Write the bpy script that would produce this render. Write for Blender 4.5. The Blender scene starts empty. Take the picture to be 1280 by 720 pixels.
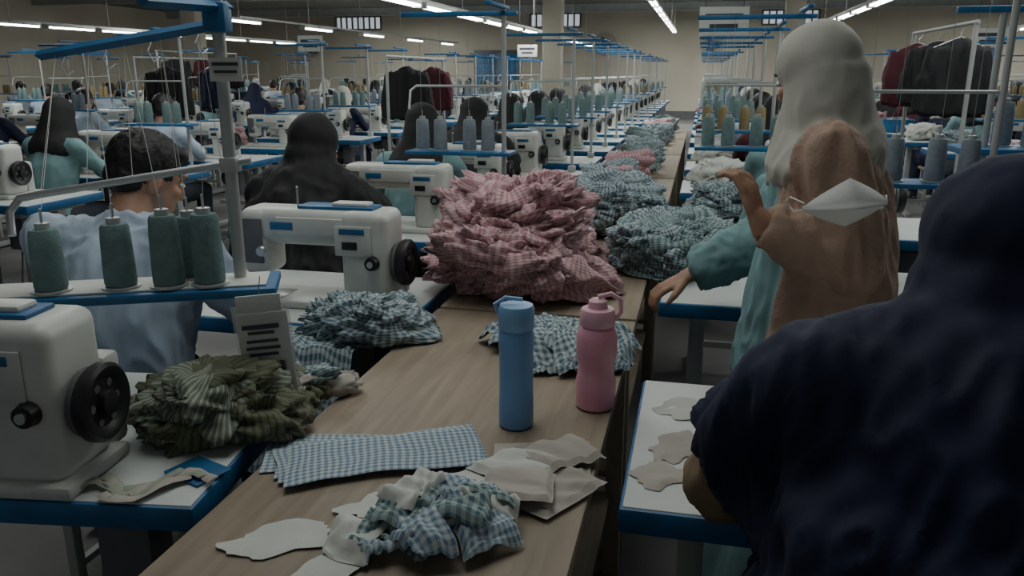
import bpy, bmesh, math, random
from mathutils import Vector, Matrix, noise
random.seed(7)
RZ = Matrix.Rotation(math.radians(-13), 4, 'Z')   # production lines run 13 deg off the Y axis
def W(c, d, z=0.0): return RZ @ Vector((c, d, z))
pi = math.pi
def V(*a): return Vector(a)
def N(x, y, z): return noise.noise(Vector((x, y, z)))

# ------------------------------------------------------------------ materials
def base_mat(name, rough=.6, metal=0.0):
    m = bpy.data.materials.new(name); m.use_nodes = True
    nt = m.node_tree; bs = nt.nodes['Principled BSDF']
    bs.inputs['Roughness'].default_value = rough
    bs.inputs['Metallic'].default_value = metal
    return m, nt, bs
def add_bump(nt, bs, scale, strength, dist=.003, detail=4):
    tc = nt.nodes.new('ShaderNodeTexCoord'); n = nt.nodes.new('ShaderNodeTexNoise')
    n.inputs['Scale'].default_value = scale; n.inputs['Detail'].default_value = detail
    b = nt.nodes.new('ShaderNodeBump'); b.inputs['Strength'].default_value = strength
    b.inputs['Distance'].default_value = dist
    nt.links.new(tc.outputs['Object'], n.inputs['Vector'])
    nt.links.new(n.outputs['Fac'], b.inputs['Height']); nt.links.new(b.outputs['Normal'], bs.inputs['Normal'])
def M(name, col, rough=.6, metal=0.0, var=.12, scale=6, bump=0, bscale=80, sheen=0, alpha=1):
    m, nt, bs = base_mat(name, rough, metal)
    tc = nt.nodes.new('ShaderNodeTexCoord'); n = nt.nodes.new('ShaderNodeTexNoise')
    n.inputs['Scale'].default_value = scale; n.inputs['Detail'].default_value = 5
    r = nt.nodes.new('ShaderNodeValToRGB')
    r.color_ramp.elements[0].position = .3; r.color_ramp.elements[1].position = .7
    r.color_ramp.elements[0].color = (*[c*(1-var) for c in col], 1)
    r.color_ramp.elements[1].color = (*[min(1, c*(1+var)) for c in col], 1)
    nt.links.new(tc.outputs['Object'], n.inputs['Vector']); nt.links.new(n.outputs['Fac'], r.inputs['Fac'])
    nt.links.new(r.outputs['Color'], bs.inputs['Base Color'])
    if bump: add_bump(nt, bs, bscale, bump)
    if sheen: bs.inputs['Sheen Weight'].default_value = sheen
    bs.inputs['Alpha'].default_value = alpha
    return m
def gingham(name, col, white, freq=70, stripes=False, pos=.5):
    m, nt, bs = base_mat(name, .85)
    uv = nt.nodes.new('ShaderNodeUVMap'); sp = nt.nodes.new('ShaderNodeSeparateXYZ')
    nt.links.new(uv.outputs['UV'], sp.inputs['Vector'])
    def band(sock):
        a = nt.nodes.new('ShaderNodeMath'); a.operation = 'MULTIPLY'; a.inputs[1].default_value = freq
        f = nt.nodes.new('ShaderNodeMath'); f.operation = 'FRACT'
        g = nt.nodes.new('ShaderNodeMath'); g.operation = 'GREATER_THAN'; g.inputs[1].default_value = pos
        nt.links.new(sock, a.inputs[0]); nt.links.new(a.outputs[0], f.inputs[0]); nt.links.new(f.outputs[0], g.inputs[0])
        return g.outputs[0]
    s = band(sp.outputs['X'])
    if not stripes:
        t = band(sp.outputs['Y'])
        ad = nt.nodes.new('ShaderNodeMath'); ad.operation = 'ADD'
        ml = nt.nodes.new('ShaderNodeMath'); ml.operation = 'MULTIPLY'; ml.inputs[1].default_value = .5
        nt.links.new(s, ad.inputs[0]); nt.links.new(t, ad.inputs[1]); nt.links.new(ad.outputs[0], ml.inputs[0]); s = ml.outputs[0]
    mx = nt.nodes.new('ShaderNodeMix'); mx.data_type = 'RGBA'
    mx.inputs[6].default_value = (*white, 1); mx.inputs[7].default_value = (*col, 1)
    nt.links.new(s, mx.inputs[0]); nt.links.new(mx.outputs[2], bs.inputs['Base Color'])
    add_bump(nt, bs, 90, .3)
    return m
def emis(name, col, st):
    m, nt, bs = base_mat(name, .4)
    bs.inputs['Base Color'].default_value = (*col, 1)
    bs.inputs['Emission Color'].default_value = (*col, 1); bs.inputs['Emission Strength'].default_value = st
    return m

m_white = M('machine_enamel', (.60, .61, .57), .4, var=.12, scale=9)
m_lam = M('white_laminate', (.57, .60, .58), .5, var=.09, scale=5)
m_blue = M('blue_paint', (.018, .125, .29), .45, var=.25, scale=12)
m_black = M('black_plastic', (.014, .014, .016), .45)
m_grey = M('grey_plastic', (.12, .12, .13), .5)
m_steel = M('steel', (.55, .56, .57), .35, .85, var=.1)
m_pole = M('galvanised_pole', (.46, .48, .47), .4, .3, var=.1)
m_thread = M('teal_thread', (.16, .25, .245), .8, var=.15, scale=60, bump=.6, bscale=260)
m_thread2 = M('grey_thread', (.22, .26, .30), .8, var=.12, scale=60, bump=.6, bscale=260)
m_thread3 = M('ochre_thread', (.28, .215, .10), .8, var=.12, scale=60, bump=.6, bscale=260)
m_shirt = M('pale_blue_white_shirt_cotton', (.47, .56, .68), .8, var=.06, bump=.3, bscale=40)
m_navy = M('navy_hijab_cloth', (.008, .012, .042), .8, var=.2, bump=.3, bscale=30)
m_blk = M('black_cloth', (.012, .012, .014), .8, bump=.3, bscale=30)
m_teal = M('teal_dress_cloth', (.19, .33, .345), .8, var=.1, bump=.3, bscale=30)
m_brown = M('tan_cardigan', (.37, .255, .195), .9, var=.12, scale=14, bump=.7, bscale=130)
m_hgrey = M('pale_grey_hijab', (.43, .42, .375), .8, var=.07, bump=.3, bscale=30)
m_sleeve = M('khaki_sleeve', (.25, .18, .11), .85, bump=.3, bscale=50)
m_maroon = M('maroon_cloth', (.08, .016, .025), .85, bump=.3)
m_skin = M('skin', (.42, .24, .16), .5, var=.08, scale=12)
m_hair = M('black_hair', (.010, .009, .009), .55, var=.3, scale=80, bump=.8, bscale=120)
m_trou = M('dark_trousers', (.03, .035, .05), .85)
m_shoe = M('black_shoe', (.02, .02, .02), .5)
m_eye = M('eye_white', (.75, .73, .7), .2); m_iris = M('eye_iris', (.02, .012, .01), .2)
m_lip = M('lips', (.35, .12, .10), .5)
m_gpink = gingham('pink_gingham', (.42, .18, .215), (.63, .48, .49), 62)
m_gblue = gingham('blue_gingham', (.06, .12, .17), (.46, .52, .52), 62)
m_gblue2 = gingham('teal_gingham', (.055, .13, .15), (.38, .45, .44), 75)
m_gflat = gingham('blue_check_panel', (.13, .21, .30), (.51, .57, .59), 85)
m_green = gingham('green_stripe', (.14, .165, .125), (.31, .34, .27), 75, True, .4)
m_olive = gingham('olive_stripe', (.085, .095, .055), (.15, .16, .10), 80, True, .6)
m_scrap = M('white_interlining', (.57, .58, .54), .85, var=.07, bump=.3, bscale=70)
m_beige = M('beige_lining', (.42, .385, .345), .85, var=.1, bump=.3, bscale=60)
m_mask = M('mask_white', (.75, .75, .73), .8, var=.03, bump=.2, bscale=150)
m_paper = M('tag_paper', (.62, .62, .58), .6, var=.05)
m_plast = M('clear_sleeve_plastic', (.7, .72, .72), .15, var=.03, alpha=.3)
m_ink = M('printed_ink', (.05, .05, .06), .6)
m_bblue = M('blue_bottle_plastic', (.17, .34, .62), .35, var=.05)
m_bblue2 = M('blue_bottle_cap', (.23, .42, .68), .35, var=.05)
m_bpink = M('pink_bottle_plastic', (.74, .33, .43), .35, var=.06)
m_bpink2 = M('pink_bottle_cap', (.80, .44, .53), .4, var=.05)
m_lamp = emis('fluorescent_glow', (.96, 1, .98), 14)
m_winglow = emis('window_daylight', (.85, .92, 1), .45)

def wood_mat():
    m, nt, bs = base_mat('worn_plywood', .6)
    tc = nt.nodes.new('ShaderNodeTexCoord'); mp = nt.nodes.new('ShaderNodeMapping')
    mp.inputs['Scale'].default_value = (14, 1.2, 3)
    n = nt.nodes.new('ShaderNodeTexNoise'); n.inputs['Scale'].default_value = 3; n.inputs['Detail'].default_value = 8; n.inputs['Distortion'].default_value = .6
    r = nt.nodes.new('ShaderNodeValToRGB')
    r.color_ramp.elements[0].position = .3; r.color_ramp.elements[0].color = (.25, .20, .145, 1)
    r.color_ramp.elements[1].position = .72; r.color_ramp.elements[1].color = (.36, .295, .22, 1)
    nt.links.new(tc.outputs['Object'], mp.inputs['Vector']); nt.links.new(mp.outputs['Vector'], n.inputs['Vector'])
    nt.links.new(n.outputs['Fac'], r.inputs['Fac']); nt.links.new(r.outputs['Color'], bs.inputs['Base Color'])
    return m
m_wood = wood_mat()

# ------------------------------------------------------------------ mesh builder
class B:
    def __init__(s): s.v = []; s.f = []; s.m = []; s.uv = []
    def add(s, vs, fs, mi=0, uvs=None):
        o = len(s.v); s.v += [tuple(v) for v in vs]
        for k, f in enumerate(fs):
            s.f.append([i+o for i in f]); s.m.append(mi)
            s.uv.append([uvs[i] for i in f] if uvs else None)
    def box(s, c, size, mi=0, bev=0.0, rot=None, seg=2):
        bm = bmesh.new(); bmesh.ops.create_cube(bm, size=1)
        for v in bm.verts: v.co = Vector((v.co.x*size[0], v.co.y*size[1], v.co.z*size[2]))
        if bev: bmesh.ops.bevel(bm, geom=bm.edges[:], offset=bev, segments=seg, profile=.5, affect='EDGES')
        bm.verts.index_update(); c = Vector(c)
        R = rot.to_3x3() if rot else Matrix.Identity(3)
        s.add([R @ v.co + c for v in bm.verts], [[v.index for v in f.verts] for f in bm.faces], mi); bm.free()
    def etube(s, pts, rx, ry=None, mi=0, seg=20, xax=None, round_ends=False):
        pts = [Vector(p) for p in pts]; n = len(pts)
        if not hasattr(rx, '__len__'): rx = [rx]*n
        if ry is None: ry = rx
        if not hasattr(ry, '__len__'): ry = [ry]*n
        vs = []; fs = []; ref = Vector(xax) if xax else None
        for i, p in enumerate(pts):
            t = (pts[min(i+1, n-1)] - pts[max(i-1, 0)]).normalized()
            if ref is None:
                ref = Vector((1, 0, 0)) if abs(t.x) < .8 else Vector((0, 1, 0))
            xa = (ref - t*ref.dot(t)).normalized(); ya = t.cross(xa)
            if not xax: ref = xa
            for k in range(seg):
                a = 2*pi*k/seg; vs.append(p + xa*rx[i]*math.cos(a) + ya*ry[i]*math.sin(a))
        for i in range(n-1):
            for k in range(seg):
                k2 = (k+1) % seg; fs.append([i*seg+k, i*seg+k2, (i+1)*seg+k2, (i+1)*seg+k])
        fs.append(list(range(seg))[::-1]); fs.append([(n-1)*seg+k for k in range(seg)])
        s.add(vs, fs, mi)
        if round_ends:
            s.ell(pts[0], (rx[0],)*3, mi, seg=12); s.ell(pts[-1], (rx[-1],)*3, mi, seg=12)
    def cyl(s, p0, p1, r0, r1=None, mi=0, seg=16):
        s.etube([p0, p1], [r0, r0 if r1 is None else r1], None, mi, seg)
    def lathe(s, o, prof, mi=0, seg=24, R=None):
        o = Vector(o); R = R.to_3x3() if R else Matrix.Identity(3); vs = []; fs = []; n = len(prof)
        for r, z in prof:
            for k in range(seg):
                a = 2*pi*k/seg; vs.append(o + R @ Vector((r*math.cos(a), r*math.sin(a), z)))
        for i in range(n-1):
            for k in range(seg):
                k2 = (k+1) % seg; fs.append([i*seg+k, i*seg+k2, (i+1)*seg+k2, (i+1)*seg+k])
        fs.append(list(range(seg))[::-1]); fs.append([(n-1)*seg+k for k in range(seg)])
        s.add(vs, fs, mi)
    def ell(s, c, r, mi=0, seg=20, R=None):
        c = Vector(c); R = R.to_3x3() if R else Matrix.Identity(3); h = seg//2; vs = [c + R @ Vector((0, 0, r[2]))]; fs = []
        for i in range(1, h):
            p = pi*i/h
            for k in range(seg):
                a = 2*pi*k/seg
                vs.append(c + R @ Vector((r[0]*math.sin(p)*math.cos(a), r[1]*math.sin(p)*math.sin(a), r[2]*math.cos(p))))
        vs.append(c + R @ Vector((0, 0, -r[2])))
        for k in range(seg): fs.append([0, 1+k, 1+(k+1) % seg])
        for i in range(h-2):
            for k in range(seg):
                a = 1+i*seg; fs.append([a+k, a+seg+k, a+seg+(k+1) % seg, a+(k+1) % seg])
        L = len(vs)-1; a = 1+(h-2)*seg
        for k in range(seg): fs.append([a+k, L, a+(k+1) % seg])
        s.add(vs, fs, mi)
    def xform(s, Mx, start=0):
        for i in range(start, len(s.v)): s.v[i] = tuple(Mx @ Vector(s.v[i]))
    def mesh(s, name, mats, sharp=40, closed=True):
        me = bpy.data.meshes.new(name); me.from_pydata(s.v, [], s.f)
        for m in mats: me.materials.append(m)
        if any(u is not None for u in s.uv):
            ul = me.uv_layers.new(name='UVMap')
            li = 0
            for u, f in zip(s.uv, s.f):
                for k in range(len(f)):
                    if u is not None: ul.data[li].uv = u[k]
                    li += 1
        me.polygons.foreach_set('material_index', s.m)
        me.polygons.foreach_set('use_smooth', [True]*len(s.f))
        if closed:
            bm = bmesh.new(); bm.from_mesh(me); bmesh.ops.recalc_face_normals(bm, faces=bm.faces[:]); bm.to_mesh(me); bm.free()
        me.update()
        me.set_sharp_from_angle(angle=math.radians(sharp))
        return me
    def obj(s, name, mats, loc=(0, 0, 0), yaw=0, sharp=40, closed=True, parent=None):
        return put(name, s.mesh(name, mats, sharp, closed), loc, yaw, parent)
def put(name, me, loc=(0, 0, 0), yaw=0, parent=None):
    o = bpy.data.objects.new(name, me); bpy.context.scene.collection.objects.link(o)
    o.location = loc; o.rotation_euler = (0, 0, yaw)
    if parent: o.parent = parent
    return o
def empty(name, loc=(0, 0, 0), yaw=0):
    e = bpy.data.objects.new(name, None); bpy.context.scene.collection.objects.link(e)
    e.location = loc; e.rotation_euler = (0, 0, yaw); e.empty_display_size = .1; return e
YAW = math.radians(-13)

def blend(b, name, mats, voxel, smooth=5, fold=0, fs=(9, 9, 2.2), pred=None, foldz=None):
    """fuse the overlapping closed volumes in b to one continuous skin, then crease it like cloth"""
    me = bpy.data.meshes.new('tmp'); me.from_pydata(b.v, [], b.f)
    bm = bmesh.new(); bm.from_mesh(me); bmesh.ops.recalc_face_normals(bm, faces=bm.faces[:]); bm.to_mesh(me); bm.free()
    ob = bpy.data.objects.new('tmp', me); bpy.context.scene.collection.objects.link(ob)
    r = ob.modifiers.new('r', 'REMESH'); r.mode = 'VOXEL'; r.voxel_size = voxel
    if smooth:
        s = ob.modifiers.new('s', 'SMOOTH'); s.factor = .5; s.iterations = smooth
    dg = bpy.context.evaluated_depsgraph_get(); dg.update()
    out = bpy.data.meshes.new_from_object(ob.evaluated_get(dg)); out.name = name
    bpy.data.objects.remove(ob); bpy.data.meshes.remove(me)
    if fold:
        off = [v.normal.copy() for v in out.vertices]; sd = random.random()*50
        for v, n in zip(out.vertices, off):
            q = v.co; a = fold
            if foldz: a *= max(.2, min(1, (foldz[0]-q.z)/(foldz[0]-foldz[1])))
            wx = q.x+.03*N(q.x*4, q.y*4, q.z*4+sd); wy = q.y+.03*N(q.x*4+sd, q.y*4, q.z*4)
            w = N(wx*fs[0]+sd, wy*fs[1], q.z*fs[2]); w2 = N(wx*fs[0]*1.9, wy*fs[1]*1.9+sd, q.z*fs[2]*1.7)
            v.co = q + n*a*(.9*w + .55*(.5-2*abs(w2)))
    out.materials.clear()
    for m in mats: out.materials.append(m)
    mi = [0]*len(out.polygons)
    if pred: mi = [pred(p.center) for p in out.polygons]
    out.polygons.foreach_set('material_index', mi)
    out.polygons.foreach_set('use_smooth', [True]*len(out.polygons)); out.update()
    return out

# ------------------------------------------------------------------ people
def hand(b, Mx, side, curl=.5, mi=0):
    st = len(b.v)
    b.ell((0, .048, 0), (.040, .052, .015), mi, 16); b.etube([(0, -.03, 0), (0, .03, 0)], [.026, .033], [.019, .016], mi, 14, (1, 0, 0))
    for k, (x, L) in enumerate([(-.030, .062), (-.010, .074), (.010, .078), (.030, .070)]):
        x = x*-side; p = Vector((x, .080, 0)); ang = curl*.3; pts = [Vector((x*.8, .045, 0)), p]
        for q, fr in enumerate((.45, .32, .23)):
            dr = Vector((x*1.2, math.cos(ang), -math.sin(ang))); p = p + dr*L*fr; pts.append(p); ang += curl*(.75)
        b.etube(pts, [.009, .0098, .0088, .0078, .0062], None, mi, 10); b.ell(pts[-1], (.0062,)*3, mi, 8)
    pts = [(side*.018, .015, -.003), (side*.040, .040, -.010), (side*.055, .064, -.018), (side*.056, .085, -.026)]
    b.etube(pts, [.013, .012, .010, .007], None, mi, 10); b.ell(pts[-1], (.007,)*3, mi, 8)
    b.xform(Mx, st)
def aim(p, d, up=(0, 0, 1)):
    y = Vector(d).normalized(); x = y.cross(Vector(up)).normalized(); z = x.cross(y)
    m = Matrix((x, y, z)).transposed().to_4x4(); m.translation = Vector(p); return m

def person(J, st, vox=.012, fine=True):
    """returns list of (part, mesh) in a local frame facing +Y"""
    P = {k: Vector(v) for k, v in J.items() if not isinstance(v, (int, float))}
    w = st.get('w', 1.0); parts = []
    pel, che, nek, hed = P['pel'], P['che'], P['nek'], P['hed']
    # upper garment
    b = B()
    waist = pel.lerp(che, .4); up = (nek-che)
    b.etube([pel-Vector((0, 0, .06)), pel, waist, che, che.lerp(nek, .5), che.lerp(nek, .8), nek], [.15*w, .165*w, .150*w, .172*w, .165*w, .12*w, .062],
            [.11*w, .125*w, .112*w, .12*w, .105*w, .08*w, .058], 0, 24, (1, 0, 0))
    if st.get('coat'):
        b.etube([pel+Vector((0, -.01, -.16)), pel, che, che.lerp(nek, .5), che.lerp(nek, .85)], [.245, .215, .205, .19, .12], [.21, .175, .15, .125, .09], 0, 28, (1, 0, 0))
    for s in 'LR':
        lr = st.get('loose'+s, st.get('loose', 1.0))
        sh, el, wr = P['sh'+s], P['el'+s], P['wr'+s]
        if st.get('arm'+s+'_mat'): bb = B()
        else: bb = b
        cf = el.lerp(wr, .93)
        bb.etube([sh, sh.lerp(el, .5), el], [.064*lr, .055*lr, .048*lr], None, 0, 16); bb.etube([el, el.lerp(wr, .5), el.lerp(wr, .85), cf], [.048*lr, .043*lr, .040*lr, .036*lr], None, 0, 16)
        bb.ell(sh, (.066*min(lr, 1.3),)*3, 0, 16); bb.ell(el, (.049*lr,)*3, 0, 14)
        b.etube([sh, che.lerp(nek, .55)], [.062, .07], None, 0, 14)
        b.etube([sh.lerp(nek, .1), nek.lerp(che, .1)], [.058, .055], None, 0, 14)
        if bb is not b: parts.append(('sleeve_'+s, blend(bb, 'sleeve', [st['arm'+s+'_mat']], vox, 4, .016, (16, 16, 16))))
    if st.get('collar'):
        b.etube([nek-up.normalized()*.02, nek+up.normalized()*.025], [.072, .066], [.07, .064], 0, 20, (1, 0, 0))
    parts.append(('upper_garment', blend(b, 'upper_garment', st['top'], vox, 4, st.get('tf', .018) if fine else .012, st.get('tfs', (13, 13, 8)), st.get('pred'))))
    # lower garment
    b = B()
    if st.get('skirt') == 'stand':
        b.etube([pel+Vector((0, 0, .10)), pel, pel-Vector((0, 0, .3)), Vector((pel.x, pel.y, .35)), Vector((pel.x, pel.y, .05))], [.15, .19, .21, .235, .27], [.12, .16, .18, .21, .24], 0, 28, (1, 0, 0))
        lowfs = (13, 13, 1.2)
    else:
        k = 1.25 if st.get('skirt') else 1.0; lowfs = (9, 9, 4)
        b.ell(pel, (.17*w, .14, .11), 0)
        for s in 'LR':
            hp, kn, an = P['hp'+s], P['kn'+s], P['an'+s]
            b.etube([hp, hp.lerp(kn, .5), kn], [.088*k, .078*k, .062*k], None, 0, 16); b.etube([kn, kn.lerp(an, .5), an], [.062*k, .056*k, .05*k], None, 0, 16); b.ell(kn, (.063*k,)*3, 0, 14)
        if st.get('skirt'):
            b.box((P['knL']+P['knR']+P['hpL']+P['hpR'])/4, (.2, .34, .12), 0, .03)
            m = (P['knL']+P['anL']+P['knR']+P['anR'])/4; b.box(m, (.2, .09, .36), 0, .03)
    parts.append(('lower_garment', blend(b, 'lower_garment', [st.get('low', m_trou)], max(vox, .014), 4, .016, lowfs)))
    b = B()
    for s in 'LR':
        a = P['an'+s]; b.ell((a.x, a.y+.06, .04), (.042, .125, .04), 0, 16); b.box((a.x, a.y+.06, .012), (.08, .24, .022), 0, .01); b.cyl((a.x, a.y, .04), (a.x, a.y, a.z+.02), .04, .042, 0)
    parts.append(('shoes', b.mesh('shoes', [m_shoe])))
    # head
    HM = Matrix.Translation(hed) @ Matrix.Rotation(J.get('yaw', 0), 4, 'Z') @ Matrix.Rotation(-J.get('pitch', .3), 4, 'X')
    b = B()
    b.ell((0, -.012, .025), (.074, .092, .090)); b.ell((0, .026, -.035), (.058, .060, .075)); b.ell((0, .058, -.088), (.026, .022, .020), 0, 12)
    b.etube([(0, .080, .020), (0, .090, -.005), (0, .097, -.024)], [.007, .009, .012], [.007, .008, .009], 0, 12); b.ell((0, .095, -.027), (.015, .010, .008), 0, 12)
    b.ell((0, .074, .032), (.048, .014, .012), 0, 14)
    for s in (-1, 1):
        b.ell((s*.076, -.008, -.008), (.009, .019, .032), 0, 14, Matrix.Rotation(s*.25, 4, 'Z')); b.ell((s*.036, .060, -.018), (.022, .02, .020), 0, 12)
    b.ell((0, .080, -.060), (.022, .009, .010), 0, 12)
    b.xform(HM)
    b.etube([nek-(hed-nek)*.35, HM @ Vector((0, -.02, -.05))], [.056, .054], None, 0, 18)
    parts.append(('head_and_neck', blend(b, 'head', [m_skin], .005 if fine else .010, 4)))
    b = B()
    for s in (-1, 1):
        b.ell((s*.031, .075, .006), (.014, .009, .007), 0, 12); b.ell((s*.031, .0815, .006), (.006, .004, .006), 1, 10)
        b.etube([(s*.014, .086, .026), (s*.032, .085, .030), (s*.050, .074, .024)], [.002, .003, .0015], None, 2, 8)
    b.ell((0, .086, -.060), (.018, .005, .004), 3, 10); b.xform(HM)
    parts.append(('facial_features', b.mesh('facial_features', [m_eye, m_iris, m_hair, m_lip])))
    # hands
    for s, sg in (('L', 1), ('R', -1)):
        b = B(); el, wr = P['el'+s], P['wr'+s]; d = (wr-el).normalized()
        if st.get('flat_hand', True) and d.z > -.6 and d.z < .35: d2 = Vector((d.x*.6, d.y, d.z*.3-.08))
        else: d2 = d
        if s in st.get('hdir', {}): d2 = Vector(st['hdir'][s])
        hand(b, aim(wr, d2), sg, st.get('curl', .55))
        b.etube([wr-d*.05, wr+d2.normalized()*.02], [.028, .026], [.024, .020], 0, 14)
        parts.append(('hand_'+s, blend(b, 'hand', [m_skin], .0035, 2) if fine else b.mesh('hand', [m_skin])))
    # hair or hijab
    if st.get('hair'):
        b = B(); b.ell((0, -.022, .038), (.081, .096, .088), 0, 36); b.ell((0, -.055, -.010), (.068, .056, .055), 0, 24); b.ell((0, .035, .080), (.058, .045, .028), 0, 20)
        b.xform(HM); parts.append(('hair', blend(b, 'hair', [m_hair], .005 if fine else .01, 2, .004, (60, 60, 30))))
    else:
        b = B(); hd = st.get('hood', 0)
        b.ell((0, -.024+hd, .034), (.092, .102, .098), 0, 28); b.ell((0, -.034+hd, -.045), (.094, .094, .085), 0, 24); b.ell((0, -.008+hd*.5, -.112), (.074, .072, .038), 0, 20)
        b.xform(HM); hb = HM @ Vector((0, -.020, -.06)); hfs = (13, 13, 4); hf = st.get('hf', .024)
        if st['hijab'] == 'long':
            sd = Vector((0, -.02, 0))
            b.etube([HM @ Vector((0, -.03, 0)), hb, hb.lerp(nek, .6)+sd*.5, che.lerp(nek, .8)+sd, che.lerp(nek, .45)+sd, che+sd, che.lerp(pel, .45)+sd, pel+sd+Vector((0, 0, -.02))],
                    [.090, .104, .140, .185, .230, .26, .285, .31], [.088, .095, .118, .14, .165, .19, .22, .25], 0, 32, (1, 0, 0))
            for s in 'LR':
                sh, el = P['sh'+s], P['el'+s]; q = st.get('drape', .8)
                b.etube([sh, sh.lerp(el, .5), sh.lerp(el, q)], [.085, .088, .080], None, 0, 18); b.ell(sh, (.085,)*3)
                b.etube([nek+Vector((0, 0, .01)), sh], [.11, .08], None, 0, 18)
                b.etube([sh.lerp(che, .4), sh.lerp(el, q).lerp(pel, .25)], [.12, .12], None, 0, 18)
        else:
            hfs = (11, 11, 7); hf = st.get('hf', .016)
            b.etube([HM @ Vector((0, -.03, .02)), hb, hb.lerp(nek, .6), nek, che.lerp(nek, .78), che.lerp(nek, .55)+Vector((0, .01, 0)), che.lerp(nek, .34)+Vector((0, .01, 0))], [.090, .104, .120, .136, .165, .184, .168], [.094, .102, .112, .120, .132, .137, .128], 0, 28, (1, 0, 0))
            for s in 'LR': b.etube([nek, P['sh'+s].lerp(nek, .25)], [.085, .062], None, 0, 16)
        parts.append(('hijab', blend(b, 'hijab', [st['hmat']], min(vox, .010) if fine else vox, 6, hf if fine else .014, hfs, None, (hed.z+.06, hed.z-.2))))
    return parts
def place(name, parts, loc, yaw):
    e = empty(name, loc, yaw)
    for n, me in parts: put(n, me, parent=e)
    return e
def merged(parts, name):
    b = B(); mats = []
    for _, me in parts:
        idx = []
        for m in me.materials:
            if m not in mats: mats.append(m)
            idx.append(mats.index(m))
        o = len(b.v); b.v += [tuple(v.co) for v in me.vertices]
        for p in me.polygons: b.f.append([i+o for i in p.vertices]); b.m.append(idx[p.material_index]); b.uv.append(None)
    return b.mesh(name, mats, 60, False)

SIT = dict(pel=(0, 0, .54), che=(0, .06, .84), nek=(0, .12, 1.02), hed=(0, .17, 1.14), shL=(-.17, .09, .97), shR=(.17, .09, .97),
           elL=(-.23, .22, .82), elR=(.23, .22, .82), wrL=(-.10, .42, .83), wrR=(.10, .42, .83),
           hpL=(-.09, .02, .52), hpR=(.09, .02, .52), knL=(-.12, .40, .52), knR=(.12, .40, .52), anL=(-.12, .40, .11), anR=(.12, .40, .11), pitch=.45, yaw=0)

def stool():
    b = B(); b.box((0, 0, .415), (.34, .28, .03), 0, .008)
    for x in (-.13, .13):
        for y in (-.10, .10): b.box((x, y, .20), (.03, .03, .40), 1, .003)
        b.box((x, 0, .15), (.02, .2, .02), 1)
    b.box((0, .10, .30), (.24, .02, .03), 1); b.box((0, -.10, .30), (.24, .02, .03), 1)
    return b.mesh('stool', [m_wood, m_pole])
me_stool = stool()

# ------------------------------------------------------------------ furniture / machines
def table_mesh(L=1.18, D=.56):
    b = B(); b.box((0, 0, .737), (L, D, .044), 1, .006); b.box((0, 0, .7585), (L-.012, D-.012, .005), 0, .002)
    for x in (-L/2+.12, L/2-.12):
        b.box((x, 0, .70), (.05, D-.1, .03), 2, .004); b.box((x, .05, .38), (.05, .06, .62), 2, .005); b.box((x, 0, .035), (.05, D-.04, .035), 2, .005)
        for y in (-D/2+.05, D/2-.05): b.cyl((x, y, 0), (x, y, .02), .022, None, 3)
    b.box((0, .07, .14), (L-.26, .03, .03), 2); b.box((.02, -.04, .10), (.3, .2, .012), 3, .004, Matrix.Rotation(.25, 4, 'X'))
    b.cyl((.18, .05, .60), (.36, .05, .60), .06, .06, 3, 24); b.box((.28, .05, .69), (.1, .08, .05), 3)
    b.box((.40, -.14, .60), (.10, .08, .19), 3, .01); b.cyl((.20, -.02, .11), (.22, .05, .57), .005, None, 3, 8)
    return b.mesh('sewing_table', [m_lam, m_blue, m_pole, m_grey])
me_table = table_mesh()

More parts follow.
